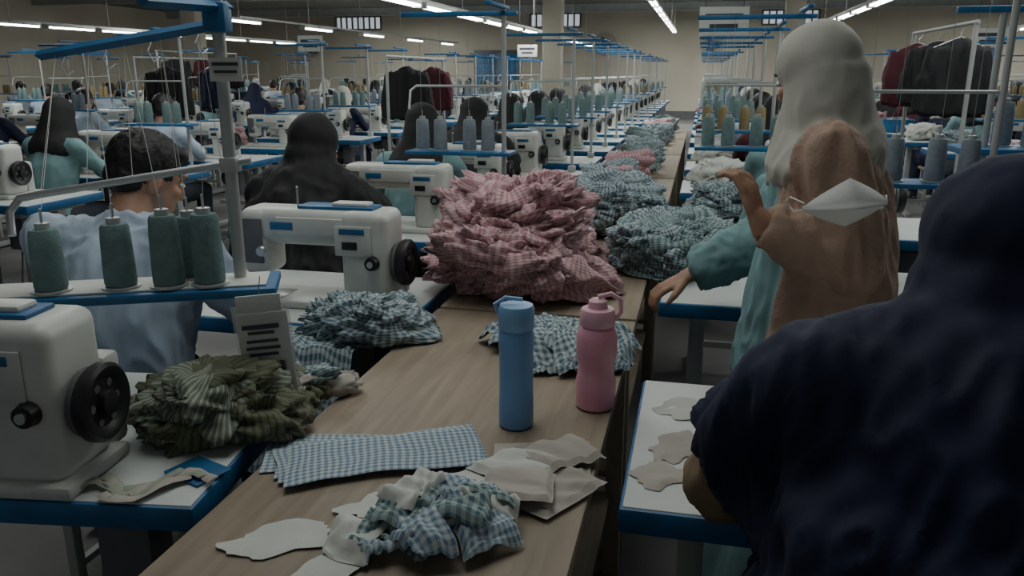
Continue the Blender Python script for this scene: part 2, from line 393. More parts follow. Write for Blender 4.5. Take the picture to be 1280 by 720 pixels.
def machine_mesh():
    b = B()   # origin on table top under the arm; hand wheel at +x; operator at -y
    b.box((0, 0, .012), (.48, .178, .024), 0, .008); b.box((-.15, -.02, .0245), (.09, .10, .003), 3, .001)
    b.box((.155, 0, .15), (.14, .15, .27), 0, .028, None, 4)              # column
    b.box((-.02, 0, .232), (.42, .125, .105), 0, .030, None, 4)           # arm
    b.box((-.185, -.005, .185), (.085, .120, .195), 0, .024, None, 4)     # head
    b.box((-.186, -.068, .19), (.064, .006, .13), 4, .002)                # face plate
    b.box((.02, -.066, .238), (.26, .008, .05), 0, .003); b.box((-.09, -.0705, .238), (.07, .003, .022), 2, .001); b.box((.13, -.078, .205), (.11, .006, .085), 0, .003)
    b.box((.128, -.082, .232), (.075, .003, .016), 2, .001); b.box((.12, -.082, .192), (.045, .003, .022), 1, .001)
    b.cyl((.185, -.076, .145), (.185, -.094, .145), .021, .018, 1, 20); b.cyl((.185, -.094, .145), (.185, -.100, .145), .009, None, 3, 12)
    b.box((.06, 0, .288), (.23, .075, .010), 2, .004)                     # blue top cover
    b.box((.10, 0, .296), (.11, .05, .014), 0, .006)
    R = Matrix.Rotation(pi/2, 4, 'Y')
    b.lathe((.225, 0, .135), [(.05, 0), (.058, .006), (.060, .016)], 4, 28, R)
    b.lathe((.243, 0, .135), [(.030, 0), (.062, .0), (.066, .006), (.066, .022), (.060, .027), (.046, .024), (.040, .018), (.022, .018), (.020, .030), (.004, .032)], 1, 36, R)
    for k in range(6):
        a = k*pi/3; b.cyl((.258, math.cos(a)*.034, .135+math.sin(a)*.034), (.2625, math.cos(a)*.034, .135+math.sin(a)*.034), .007, None, 4, 10)
    b.cyl((-.185, -.02, .10), (-.185, -.02, .045), .005, None, 3, 10); b.cyl((-.185, -.02, .05), (-.185, -.02, .022), .0014, None, 3, 6)
    b.cyl((-.185, .0, .10), (-.185, .0, .04), .005, None, 3, 10); b.box((-.185, -.018, .031), (.012, .045, .006), 3, .002); b.box((-.185, -.0, .04), (.014, .014, .02), 3, .002)
    b.lathe((-.15, -.075, .165), [(.014, 0), (.016, .004), (.008, .008), (.016, .012), (.013, .018)], 3, 16, Matrix.Rotation(pi/2, 4, 'X'))
    b.cyl((-.06, -.02, .28), (-.06, -.02, .345), .003, None, 3, 8); b.cyl((-.06, -.02, .343), (-.045, -.045, .343), .003, None, 3, 8)
    b.box((.17, .10, .10), (.10, .05, .17), 0, .012)
    return b.mesh('sewing_machine', [m_white, m_black, m_blue, m_steel, m_grey], 35)
me_mach = machine_mesh()

def cone(b, p, r=.031, h=.135, mi=0, core=1, seg=20):
    x, y, z = p
    b.lathe(p, [(r*1.25, 0), (r*1.25, .004), (r*.5, .006)], core, seg)
    b.lathe((x, y, z+.006), [(r*.98, 0), (r*1.03, .006), (r*1.02, h*.3), (r*.96, h*.75), (r*.90, h*.95), (r*.80, h)], mi, seg)
    b.lathe((x, y, z+.006+h), [(r*.45, 0), (r*.45, .012), (r*.3, .013)], core, 12)
    b.cyl((x, y, z), (x, y, z+h+.045), .0028, None, 3, 6)

def stand_mesh(tm):
    b = B(); b.cyl((.0, 0, 0), (.0, 0, .93), .011, None, 2, 12); b.box((0, 0, .02), (.05, .05, .04), 2, .005)
    b.box((-.2, 0, .90), (.52, .028, .020), 0, .004); b.box((.0, -.10, .925), (.024, .34, .016), 0, .004); b.box((-.2, .0, .312), (.48, .15, .016), 0, .004)
    b.etube([(-.42, -.05, .50), (-.42, -.02, .58), (-.40, 0, .60), (0, 0, .60)], .006, None, 2, 8)
    for i, x in enumerate((-.38, -.29, -.16, -.07)):
        cone(b, (x, .01*(-1)**i, .320), .030, .13, 1, 2, 16); b.cyl((x, 0, .49), (x, 0, .90), .0009, None, 3, 4)
    return b.mesh('thread_stand', [m_blue, tm, m_pole, m_steel])
me_stands = [stand_mesh(m_thread), stand_mesh(m_thread2), stand_mesh(m_thread3)]

# ------------------------------------------------------------------ cloth
def patch(b, cx, cy, size, rot, H, seed, mi=0, n=24, fold=.014, wl=.07, lift=0, gather=.85, asp=1.0, fa=None, zmin=.003, crumple=1.0, lim=None):
    vs = []; uv = []; fs = []
    fa = seed*1.7 if fa is None else fa; ca, sa = math.cos(rot), math.sin(rot)
    for j in range(n+1):
        for i in range(n+1):
            s = (i/n-.5)*size; t = (j/n-.5)*size*asp
            x0 = s*gather + .1*size*N(s*4+seed, t*4, seed*3)+crumple*.018*N(s*14+seed, t*14, 7); y0 = t*gather + .1*size*N(s*4, t*4+seed, seed*5+9)+crumple*.018*N(s*14, t*14+seed, 3)
            x = cx+ca*x0-sa*y0; y = cy+sa*x0+ca*y0
            if lim:
                q = math.hypot(x/lim[0], y/lim[1])
                if q > 1: k = (1+.22*(1-math.exp(-(q-1)*2)))/q; x *= k; y *= k
            ph = 2*pi/wl*(s*math.cos(fa)+t*math.sin(fa)) + 5*N(s*5+seed, t*5, 2.2)
            ws = s*10+1.2*N(s*8, t*8, seed); wt = t*10+1.2*N(s*8+seed, t*8, 5)
            z = H(x, y)+lift+fold*.55*(.5+.5*math.sin(ph)) + crumple*fold*(1.5*(.8-2*abs(N(ws+seed, wt, seed)))+.7*(.5-2*abs(N(ws*2.2, wt*2.2+seed, seed))))
            ed = min(i, j, n-i, n-j)/n
            if ed < .06: z -= fold*.8
            vs.append((x, y, max(z, zmin+lift*.3))); uv.append((s, t))
    for j in range(n):
        for i in range(n):
            a = j*(n+1)+i; fs.append([a, a+1, a+n+2, a+n+1])
    b.add(vs, fs, mi, uv)
def heap(rx, ry, h, n, size, seed, mis=(0,), fold=.016, wl=.08, grid=22, crumple=1.0):
    b = B(); rnd = random.Random(seed)
    def H(x, y):
        q = 1-(x/rx)**2-(y/ry)**2
        return (h*max(0, q)**.5)*(1+.5*N(x*7+seed, y*7, 1)) if q > 0 else 0
    for k in range(n):
        a = rnd.random()*2*pi; r = math.sqrt(rnd.random())*(.78 if k > 2 else .2)
        patch(b, math.cos(a)*r*rx, math.sin(a)*r*ry, size*rnd.uniform(.75, 1.1), rnd.random()*pi, H, rnd.random()*30, rnd.choice(mis), grid, fold*rnd.uniform(.7, 1.4), wl*rnd.uniform(.7, 1.4), lift=.003*k/2, asp=rnd.uniform(.6, 1), lim=(rx*1.05, ry*1.05), crumple=crumple)
    return b
def lump(b, c, r, seed, mi, R, su=40, sv=22, amp=.03, zmin=.003):
    """one wadded garment: a closed crumpled cloth bundle with broad creases"""
    vs = []; uv = []; fs = []; c = Vector(c); R = R.to_3x3(); rr = (r[0]+r[1])/2
    for j in range(sv+1):
        p = pi*(j+.02)/(sv+.04)
        for i in range(su+1):
            a = 2*pi*i/su; n = Vector((math.sin(p)*math.cos(a), math.sin(p)*math.sin(a), math.cos(p)))
            q = n+.4*Vector((N(n.x*1.4+seed, n.y*1.4, n.z*1.4), N(n.x*1.4, n.y*1.4+seed, n.z*1.4), N(n.x*1.4, n.y*1.4, n.z*1.4+seed)))
            w1 = N(q.x*.9+seed, q.y*2.5, q.z*2.5); w2 = N(q.x*2.2+seed, q.y*4.6, q.z*4.6+seed); w3 = N(q.x*1.4, q.y*1.4+seed, q.z*1.4)
            d = amp*(1.5*(.35-1.9*abs(w1))+.30*(.35-2*abs(w2))+1.2*w3)
            v = Vector((n.x*r[0], n.y*r[1], n.z*r[2]))*(1+d/rr)+n*d*.35
            v = R @ v + c
            if v.z < zmin: v.z = zmin+.001*(i % 2)
            vs.append(v); uv.append((a*rr*.9, p*rr*1.1+seed))
    for j in range(sv):
        for i in range(su):
            k = j*(su+1)+i; fs.append([k, k+1, k+su+2, k+su+1])
    b.add(vs, fs, mi, uv)
def wads(rx, ry, h, n, size, seed, mis=(0,), amp=.03, su=44, sv=26):
    b = B(); rnd = random.Random(seed)
    for k in range(n):
        lev = (k/n)**1.0; rad = math.sqrt(rnd.random())*(1-lev*.85)
        a = k*2.4+rnd.random(); s = size*rnd.uniform(.8, 1.25)
        x = math.cos(a)*rad*max(.01, rx-size*.45); y = math.sin(a)*rad*max(.01, ry-size*.45)
        zc = size*.26 + lev*max(.0, h-size*.55)
        R = Matrix.Rotation(rnd.random()*6.28, 4, 'Z') @ Matrix.Rotation(rnd.uniform(-.45, .45), 4, 'Y') @ Matrix.Rotation(rnd.uniform(-.45, .45), 4, 'X')
        lump(b, (x, y, zc), (s*.95, s*.58, s*.36), rnd.random()*40, rnd.choice(mis), R, su, sv, amp)
    return b
def cloth_obj(name, b, mats, loc, yaw=0, thick=.0015):
    return b.obj(name, mats, loc, yaw, 180, False)
def scrap(b, cx, cy, a, asp, rot, seed, z, mi=0, amp=.004, rough=.5):
    n = 40; vs = [(cx, cy, z+amp)]; uv = [(0, 0)]; fs = []; R = 3
    for r in range(1, R+1):
        for k in range(n):
            t = 2*pi*k/n; rr = a*(1+rough*N(math.cos(t)*1.6+seed, math.sin(t)*1.6, seed)+.15*N(math.cos(t)*5, math.sin(t)*5+seed, 0))*r/R
            x = rr*math.cos(t); y = rr*math.sin(t)*asp
            X = cx+x*math.cos(rot)-y*math.sin(rot); Y = cy+x*math.sin(rot)+y*math.cos(rot)
            vs.append((X, Y, z+amp*(1+1.4*N(X*14, Y*14, seed)) if r < R else z+amp*.6*(1+N(X*20, Y*20, seed)))); uv.append((x, y))
    for k in range(n): fs.append([0, 1+k, 1+(k+1) % n])
    for r in range(R-1):
        for k in range(n):
            p = 1+r*n; fs.append([p+k, p+n+k, p+n+(k+1) % n, p+(k+1) % n])
    b.add(vs, fs, mi, uv)

# ------------------------------------------------------------------ room
def wallmat(name, c1, c2, sc):
    m, nt, bs = base_mat(name, .85)
    tc = nt.nodes.new('ShaderNodeTexCoord'); n = nt.nodes.new('ShaderNodeTexNoise'); n.inputs['Scale'].default_value = sc; n.inputs['Detail'].default_value = 8
    r = nt.nodes.new('ShaderNodeValToRGB'); r.color_ramp.elements[0].position = .35; r.color_ramp.elements[1].position = .65
    r.color_ramp.elements[0].color = (*c1, 1); r.color_ramp.elements[1].color = (*c2, 1)
    nt.links.new(tc.outputs['Object'], n.inputs['Vector']); nt.links.new(n.outputs['Fac'], r.inputs['Fac']); nt.links.new(r.outputs['Color'], bs.inputs['Base Color'])
    return m
m_wall = wallmat('beige_plaster', (.46, .42, .34), (.57, .525, .435), .6)
m_floor = wallmat('grey_concrete', (.15, .15, .143), (.23, .23, .22), 1.5)
m_ceil = wallmat('ceiling_panels', (.17, .17, .16), (.24, .24, .225), .5)
CL, CR, DN, DF, ZC = -17, 13, -1.5, 26, 3.3
def slab(name, c0, c1, d0, d1, z0, z1, m):
    b = B(); b.box(((c0+c1)/2, (d0+d1)/2, (z0+z1)/2), (c1-c0, d1-d0, z1-z0)); return b.obj(name, [m], (0, 0, 0), YAW)
slab('floor', CL, CR, DN, DF, -.1, 0, m_floor)
slab('ceiling', CL, CR, DN, DF, ZC, ZC+.1, m_ceil)
slab('wall_back', CL, CR, DF, DF+.2, 0, ZC, m_wall)
slab('wall_left', CL-.2, CL, DN, DF, 0, ZC, m_wall)
slab('wall_right', CR, CR+.2, DN, DF, 0, ZC, m_wall)
slab('baseboard_back', CL, CR, DF-.03, DF, 0, .25, m_grey)
k = 0
for c in (-11.2, -4.6, 2.4):
    b = B(); k += 1
    b.box((0, 0, 0), (1.5, .03, .36), 1)
    for z in (-.20, .20): b.box((0, -.03, z), (1.6, .08, .05), 0)
    for i in range(9): b.box((-.8+i*.2, -.04, 0), (.045, .07, .38), 0)
    b.obj('window_%d' % k, [m_grey, m_winglow], W(c, DF-.03, 2.98), YAW)
for i, d in enumerate((7.5, 13, 18.5, 24)):
    b = B(); b.box((0, 0, 0), (CR-CL, .10, .02)); b.box((0, 0, -.2), (CR-CL, .10, .02)); b.box((0, 0, -.1), (CR-CL, .012, .2))
    b.obj('trim_%d' % (i+1), [m_pole], W((CL+CR)/2, d, ZC-.012), YAW)
for i, c in enumerate((-6.5, 7.4)):
    b = B(); b.box((0, 0, 1.05), (1.5, .05, 2.1), 0, .01); b.box((-.37, -.03, 1.05), (.66, .02, 1.9), 1, .01); b.box((.37, -.03, 1.05), (.66, .02, 1.9), 1, .01); b.cyl((.06, -.07, 1.0), (.06, -.07, 1.2), .015, None, 0, 8)
    b.obj('door_%d' % (i+1), [m_grey, m_blue], W(c, DF-.03), YAW)
PIL = ((-2.55, 14.2), (1.5, 15.5), (-9.5, 14.2), (8.8, 19))
for i, (c, d) in enumerate(PIL):
    b = B(); b.box((0, 0, (ZC-.23)/2), (.32, .32, ZC-.23), 0, .02); b.box((0, 0, .5), (.34, .34, 1.0), 1, .02)
    b.obj('pillar', [m_wall, m_blue], W(c, d), YAW)

def lamp_mesh():
    b = B(); b.box((0, 0, .03), (.12, 1.2, .04), 0, .008); b.cyl((-.035, -.57, -.004), (-.035, .57, -.004), .014, None, 1, 10); b.cyl((.035, -.57, -.004), (.035, .57, -.004), .014, None, 1, 10)
    b.box((0, .585, .0), (.11, .03, .05), 0); b.box((0, -.585, 0), (.11, .03, .05), 0)
    return b.mesh('fluorescent_lamp', [m_white, m_lamp])
me_lamp = lamp_mesh()
def lampline(c, z, d0, d1, name='hanging_lamp_rail', step=1.35):
    e = empty(name, W(c, 0, z), YAW); d = d0; i = 0
    while d < d1:
        i += 1; put('fluorescent_fitting_%d' % i, me_lamp, (0, d, 0), 0, e); d += step
    b = B(); b.box((0, (d0+d1)/2, .065), (.05, d1-d0, .03), 0)
    q = d0
    while q <= d1: b.cyl((0, q, .07), (0, q, ZC-z), .005, None, 0, 6); q += 2.4
    b.obj('suspension_rail', [m_pole], (0, 0, 0), 0, parent=e)
lampline(-3.2, 2.15, 8.5, 24); lampline(-.85, 2.5, 7.0, 24); lampline(2.2, 2.30, 5, 20); lampline(5.8, 2.2, 7.5, 20)
lampline(-7.2, 2.2, 12, 24, step=2.7); lampline(-11.5, 2.2, 12, 22)

# ------------------------------------------------------------------ foreground left line
TY = math.radians(-5)
put('sewing_table', me_table, (-1.064, 1.45, 0), TY)
put('sewing_machine', me_mach, (-.93, 1.245, .761), TY)
put('sewing_table', me_table, W(-1.34, 2.17), YAW)
put('sewing_machine', me_mach, W(-1.05, 2.10, .761), YAW)
# big thread stand (pole, blue cross bars, guide pipe, spool shelf)
b = B()
px, py = -.56, 1.60
b.cyl((px, py, .761), (px, py, 1.575), .0125, None, 2, 14); b.box((px, py, .78), (.05, .05, .035), 2, .005)
b.etube([(-1.02, 1.80, 1.455), (-.56, 1.60, 1.508), (-.545, 1.595, 1.51)], [.011]*3, [.014]*3, 0, 4, (0, 0, 1)); b.box((px, py, 1.52), (.045, .045, .055), 0, .006)
b.etube([(-.62, 1.42, 1.535), (-.545, 1.62, 1.540)], [.011]*2, [.014]*2, 0, 4, (0, 0, 1))
for q in (.15, .4, .65, .9):
    p = Vector((-1.02, 1.80, 1.455)).lerp(Vector((-.56, 1.6, 1.508)), q); b.etube([p+V(0, 0, -.01), p+V(0, -.02, -.03), p+V(.01, -.02, -.05), p+V(.015, 0, -.04)], .0018, None, 3, 6)
b.etube([(-.935, 1.47, 1.125), (-.945, 1.49, 1.165), (-.935, 1.51, 1.188), (-.90, 1.52, 1.195), (-.56, 1.60, 1.245), (-.52, 1.605, 1.25)], .0075, None, 3, 12); b.box((px, py, 1.243), (.035, .035, .03), 2, .004)
shelfR = Matrix.Rotation(math.radians(12), 4, 'Z')
b.box((-.775, 1.535, 1.0), (.60, .15, .018), 0, .004, shelfR); b.box((-.775, 1.535, 1.011), (.56, .11, .004), 4, .001, shelfR)
b.box((-.56, 1.60, .985), (.05, .05, .03), 2, .004)
cones = [(-.885, 1.485), (-.765, 1.515), (-.675, 1.525), (-.655, 1.597), (-.600, 1.540)]
for i, (x, y) in enumerate(cones): cone(b, (x, y, 1.013), .029, (.115, .12, .135, .12, .135)[i], 1, 2, 24)
for i, (x, y) in enumerate(cones):
    g = Vector((-.90, 1.52, 1.195)).lerp(Vector((-.56, 1.6, 1.245)), i/4.2); t = Vector((-1.02, 1.80, 1.455)).lerp(Vector((-.56, 1.6, 1.508)), .1+i*.2)
    b.cyl((x, y, 1.16), t, .0006, None, 4, 4); b.cyl(t, g, .0006, None, 4, 4)
b.obj('thread_stand', [m_blue, m_thread, m_pole, m_steel, m_paper])
b = B(); b.box((-.545, 1.578, 1.425), (.062, .003, .044), 0); b.box((-.545, 1.5755, 1.435), (.05, .001, .006), 1); b.box((-.545, 1.5755, 1.421), (.044, .001, .005), 1)
b.obj('station_number_label', [m_paper, m_ink])
# plastic production tag
b = B(); tR = Matrix.Rotation(math.radians(6), 4, 'Z') @ Matrix.Rotation(math.radians(-4), 4, 'Y')
b.box((0, 0, -.09), (.098, .0015, .165), 0, 0, None); b.box((0, 0, -.085), (.108, .004, .185), 1); b.box((.0, -.004, .012), (.085, .006, .035), 3, .002)
for i, (z, w) in enumerate(((-.035, .07), (-.047, .05), (-.064, .06), (-.078, .065), (-.091, .055))): b.box((-.004, -.0028, z), (w, .0008, .006 if i else .009), 2)
for i in range(16): b.box((-.03+i*.0042, -.0028, -.117), (.0016+.001*(i % 3), .0008, .022), 2)
for i in range(7): b.box((-.028+i*.009, -.0028, -.138), (.005, .0008, .005), 2)
b.cyl((0, 0, .02), (0, .04, .055), .001, None, 2, 6); b.xform(tR)
b.obj('plastic_production_tag', [m_paper, m_plast, m_ink, m_scrap], (-.485, 1.475, .980))

g = wads(.15, .12, .11, 8, .12, 11, (0, 0, 1), .018)
cloth_obj('striped_garment_pile', g, [m_green, m_olive], (-.57, 1.41, .762), YAW)
g = wads(.09, .09, .06, 6, .07, 23, (0, 1, 2), .010)
cloth_obj('garment_offcuts', g, [m_beige, m_gblue2, m_olive], (-.445, 1.55, .762), YAW)
b = B()
for i in range(6):
    x0, y0 = -.72+i*.022, 1.145+.014*(i % 3); pts = []
    for k in range(10):
        q = k/9; pts.append((x0+q*.12, y0+.03*math.sin(q*5+i)+q*.03, .768+.006*abs(math.sin(q*7+i*2))))
    b.etube(pts, [.010]*10, [.0020]*10, i % 2, 8, (.3, -1, 0))
b.obj('fabric_straps', [m_green, m_beige])
b = B(); b.box((0, 0, 0), (.09, .07, .003), 0, .001); b.obj('blue_card', [m_blue], (-.535, 1.235, .7645), YAW-.35)

# ------------------------------------------------------------------ centre wooden tables
def wood_table(name, c, d0, d1, w=.57):
    b = B(); L = d1-d0
    b.box((0, 0, .745), (w, L, .028), 0, .003)
    for x in (-w/2+.04, w/2-.04):
        b.box((x, 0, .70), (.03, L-.08, .06), 0, .002)
        for y in (-L/2+.05, L/2-.05): b.box((x, y, .365), (.045, .045, .73), 0, .003)
    b.box((0, 0, .25), (w-.1, L-.1, .02), 0, .002)
    b.obj(name, [m_wood], W(c, (d0+d1)/2), YAW)
wood_table('wooden_work_table', -.425, .62, 2.12)
for a in (2.14, 3.7, 5.26, 6.82, 8.4): wood_table('wooden_work_table', -.425, a, a+1.52)
b = B()
b.lathe((0, 0, 0), [(.030, 0), (.0335, .004), (.0335, .06), (.0325, .065), (.0325, .155), (.0335, .16), (.0335, .188), (.030, .196)], 0, 32)
b.lathe((0, 0, .196), [(.032, 0), (.034, .003), (.034, .040), (.031, .046), (.012, .047)], 1, 32)
b.etube([(-.033, 0, .225), (-.040, 0, .243), (-.02, 0, .256), (.012, 0, .252)], .004, None, 1, 8)
b.obj('blue_water_bottle', [m_bblue, m_bblue2], (.008, 1.43, .760))
b = B()
b.lathe((0, 0, 0), [(.035, 0), (.040, .005), (.041, .055), (.038, .068), (.036, .085), (.038, .102), (.041, .115), (.041, .150), (.036, .168), (.029, .176)], 0, 32)
b.lathe((0, 0, .174), [(.033, 0), (.035, .003), (.035, .028), (.032, .034), (.020, .036), (.018, .050), (.013, .054)], 1, 32)
b.etube([(.034, 0, .185), (.046, 0, .20), (.045, 0, .226), (.026, 0, .238), (.0, 0, .232)], .005, None, 1, 10)
b.obj('pink_water_bottle', [m_bpink, m_bpink2], (.170, 1.52, .760))
b = B()
for k in range(4): patch(b, .012*k, -.006*k, .33, .12+.05*k, lambda x, y: 0, 3+k, 0, 16, .0035, .16, lift=.004*k, gather=1, asp=.45, zmin=.002, crumple=.25)
cloth_obj('checked_panel_stack', b, [m_gflat], (-.26, 1.31, .7605), 0)
b = B(); Z = .7605
for i, (x, y, a, s, r) in enumerate(((-.33, 1.035, .085, .45, .3), (-.25, .97, .07, .5, 1.0), (-.20, 1.12, .065, .6, .2), (-.08, 1.20, .06, .6, .3), (-.32, .88, .06, .5, .4))):
    scrap(b, x, y, a, s, r, i*3.1, Z+.001*i, 0)
cloth_obj('white_pattern_scraps', b, [m_scrap], (0, 0, 0))
g = heap(.15, .09, .03, 22, .10, 31, (0, 0, 1, 2), .010, .03, 14)
cloth_obj('checked_strip_scraps', g, [m_gblue2, m_gflat, m_scrap], (-.12, 1.045, .762), .1)
g = B()
for k, (x, y, r, s, mi_) in enumerate(((0, .05, .2, .20, 0), (.02, -.05, 1.1, .17, 0), (-.04, .0, -.5, .15, 1), (.03, .06, .8, .14, 0), (-.02, -.08, .1, .13, 0))):
    patch(g, x, y, s, r, lambda x, y: .010*math.exp(-(x*x+y*y)/.006), 12.3+k*2.7, mi_, 26, .011, .055, lift=.006*k, gather=.9, asp=.8, crumple=.22)
cloth_obj('beige_lining_pieces', g, [m_beige, m_scrap], (.045, 1.22, .762), -.2)
g = heap(.20, .17, .04, 10, .22, 41, (0,), .012, .06, 22)
cloth_obj('blue_checked_cloth', g, [m_gblue], (.115, 1.86, .762), YAW)
g = wads(.29, .33, .33, 34, .19, 53, (0,), .036, 60, 34)
cloth_obj('pink_gingham_garment_pile', g, [m_gpink], (.02, 2.47, .762), YAW)
g = wads(.16, .12, .10, 8, .12, 59, (0,), .022)
cloth_obj('blue_checked_garments', g, [m_gblue], (-.385, 1.98, .762), YAW)
b = B()
def Hd(x, y): return -max(0, .0-y)*2.0
patch(b, 0, 0, .34, 0, Hd, 4.4, 0, 30, .012, .09, gather=.8, fa=0.1, zmin=-.5, crumple=.6)
cloth_obj('draped_checked_cloth', b, [m_gblue], (-.52, 1.86, .768), YAW)

# ------------------------------------------------------------------ right line
put('sewing_table', me_table, W(.50, 1.41), YAW); put('sewing_machine', me_mach, W(.62, 1.47, .761), YAW)
put('sewing_table', me_table, W(.50, 2.60), YAW)
b = B()
scrap(b, .36, 1.50, .075, .7, .3, 2.2, Z, 0); scrap(b, .30, 1.33, .07, .6, .9, 8.2, Z, 1); scrap(b, .42, 1.36, .08, .6, -.3, 5.2, Z+.002, 0); scrap(b, .25, 1.22, .05, .8, .2, 9.9, Z, 1)
cloth_obj('cut_fabric_pieces', b, [m_scrap, m_beige], (0, 0, 0))
g = wads(.25, .21, .18, 15, .16, 61, (0, 1), .030)
cloth_obj('teal_checked_garment_pile', g, [m_gblue2, m_gblue], (.52, 2.68, .762), YAW)
g = wads(.22, .25, .24, 15, .17, 67, (0,), .030)
cloth_obj('blue_checked_garment_pile', g, [m_gblue], (.44, 3.36, .762), YAW)

# ------------------------------------------------------------------ people
J = dict(SIT); J.update(che=(0, .05, .86), nek=(0, .11, 1.045), hed=(.01, .185, 1.150), shL=(-.20, .06, .995), shR=(.20, .06, .995), elL=(-.27, .17, .81), elR=(.27, .17, .81), wrL=(-.13, .38, .83), wrR=(.15, .38, .83), yaw=-.6, pitch=.40)
place('seated_man_in_white_shirt', person(J, dict(top=[m_shirt], low=m_trou, hair=True, collar=True, w=1.15, loose=1.12, tfs=(14, 14, 5), tf=.020), .010), W(-1.42, 1.66), YAW)
put('wooden_stool', me_stool, W(-1.42, 1.66), YAW)
J = dict(SIT); J.update(pitch=.3, yaw=-.2)
place('seated_woman_in_black_hijab', person(J, dict(top=[m_blk], low=m_blk, hijab='long', hmat=m_blk, skirt=True), .013), W(-1.42, 2.66), YAW)
put('wooden_stool', me_stool, W(-1.42, 2.66), YAW)
J = dict(SIT); J.update(che=(0, .08, .88), nek=(0, .13, 1.07), hed=(.0, .19, 1.19), shL=(-.20, .10, 1.035), shR=(.18, .10, 1.01), elL=(-.31, .215, .838), elR=(.27, .2, .84), wrL=(-.11, .37, .82), wrR=(.1, .40, .82), pitch=.25, yaw=0)
place('seated_woman_in_navy_hijab', person(J, dict(top=[m_sleeve, m_navy], pred=lambda c: 1 if (c.z > .89 or abs(c.x) < .21 and c.y < .3) else 0, low=m_navy, hijab='long', hmat=m_navy, skirt=True, loose=1.15, drape=.72, hf=.034), .010), W(.37, .90), YAW)
put('wooden_stool', me_stool, W(.37, .90), YAW)
J = dict(pel=(0, 0, .84), che=(0, .0, 1.10), nek=(0, .02, 1.29), hed=(0, .055, 1.405), shL=(-.165, 0, 1.235), shR=(.165, 0, 1.235), elL=(-.19, -.07, 1.00), elR=(.20, .16, .98), wrL=(-.25, .13, 1.10), wrR=(.12, .35, .87),
         hpL=(-.09, 0, .82), hpR=(.09, 0, .82), knL=(-.09, .02, .45), knR=(.09, .02, .45), anL=(-.09, 0, .10), anR=(.09, 0, .10), pitch=.25, yaw=-.45)
place('standing_woman_in_grey_hijab', person(J, dict(top=[m_brown, m_teal], pred=lambda c: 1 if (c.y > .085+.02*math.sin(c.z*18) and c.x > -.19 and c.y < .2) else 0, armR_mat=m_teal, low=m_teal, hijab='short', hmat=m_hgrey, skirt='stand', loose=1.35, looseR=1.6, flat_hand=False, hdir={'L': (.1, .35, .9)}, curl=.9, w=1.0, coat=True, hood=.012, tfs=(14, 14, 4), tf=.019), .009), (.765, 1.92, 0), math.radians(66))
# face mask hung on her upper arm
b = B(); n = 24; vs = []; fs = []
for j in range(n+1):
    for i in range(n+1):
        u = i/n*2-1; v = j/n*2-1
        hh = .058*(1-abs(u))**.75 if abs(u) < 1 else 0
        hh = max(hh, .006)
        vs.append((u*.092, -.040*(1-u*u)*(1-.8*v*v)-.008*math.exp(-(v*6)**2)*(1-abs(u)), v*hh*(1 if v > 0 else .72)+.006*u))
for j in range(n):
    for i in range(n): a = j*(n+1)+i; fs.append([a, a+1, a+n+2, a+n+1])
b.add(vs, fs, 0)
for s in (-1, 1): b.etube([(s*.088, 0, .006), (s*.105, .03, .015), (s*.095, .07, .0), (s*.085, .05, -.02), (s*.085, 0, -.006)], .0016, None, 0, 6)
b.obj('face_mask', [m_mask], (.685, 1.632, 1.155), .1, 60, False)

# background workers
styles = [dict(top=[m_blk], low=m_trou, hijab='long', hmat=m_blk, skirt=True), dict(top=[m_teal], low=m_trou, hijab='short', hmat=m_blk, skirt=True),
          dict(top=[m_navy], low=m_navy, hijab='short', hmat=m_hgrey, skirt=True), dict(top=[m_shirt], low=m_trou, hair=True, collar=True),
          dict(top=[m_maroon], low=m_trou, hijab='short', hmat=m_blk, skirt=True), dict(top=[m_navy], low=m_trou, hijab='long', hmat=m_navy, skirt=True)]
tem = []
for i, s in enumerate(styles):
    J = dict(SIT); J['pitch'] = .35+.05*(i % 3); J['yaw'] = (-.3, .2, 0, .3, -.1, .1)[i]
    tem.append(merged(person(J, s, .018, False), 'seated_worker'))
J = dict(SIT); J.update(pitch=.5, yaw=.4)
tealw = merged(person(J, dict(top=[m_teal], low=m_trou, hijab='short', hmat=m_teal, skirt=True, loose=1.2), .014, False), 'seated_worker')
heaps = []
for i, (mm, sd) in enumerate(((m_gblue, 71), (m_gblue2, 73), (m_gpink, 79), (m_scrap, 83))):
    heaps.append(wads(.18, .17, .17, 7, .14, sd, (0,), .028, 28, 16).mesh('fabric_pile', [mm], 180, False))
rnd = random.Random(5)
def bin_mesh(m):
    b = B(); b.box((0, 0, .012), (.30, .22, .012), 0, .003)
    for s in (-1, 1): b.box((s*.155, 0, .075), (.008, .235, .13), 0, .002); b.box((0, s*.115, .075), (.31, .008, .13), 0, .002); b.box((s*.16, 0, .138), (.02, .25, .010), 0, .002); b.box((0, s*.12, .138), (.33, .02, .010), 0, .002)
    lump(b, (0, 0, .11), (.13, .09, .06), 4.4, 1, Matrix.Identity(4), 28, 16, .02)
    return b.mesh('plastic_basket', [m, m_gblue2], 40, False)
bins = [bin_mesh(m_blue), bin_mesh(m_maroon), bin_mesh(m_white)]
lines = [(-1.34, 3.27, .99, 18), (-3.9, 2.6, 1.05, 19), (-6.1, 4.2, 1.1, 17), (-8.6, 6.2, 1.2, 14), (-11.6, 8.6, 1.3, 11),
         (.50, 3.75, 1.15, 16), (2.55, 3.1, 1.15, 17), (4.9, 4.2, 1.2, 15), (7.4, 6.2, 1.25, 13), (10.2, 9, 1.3, 11)]
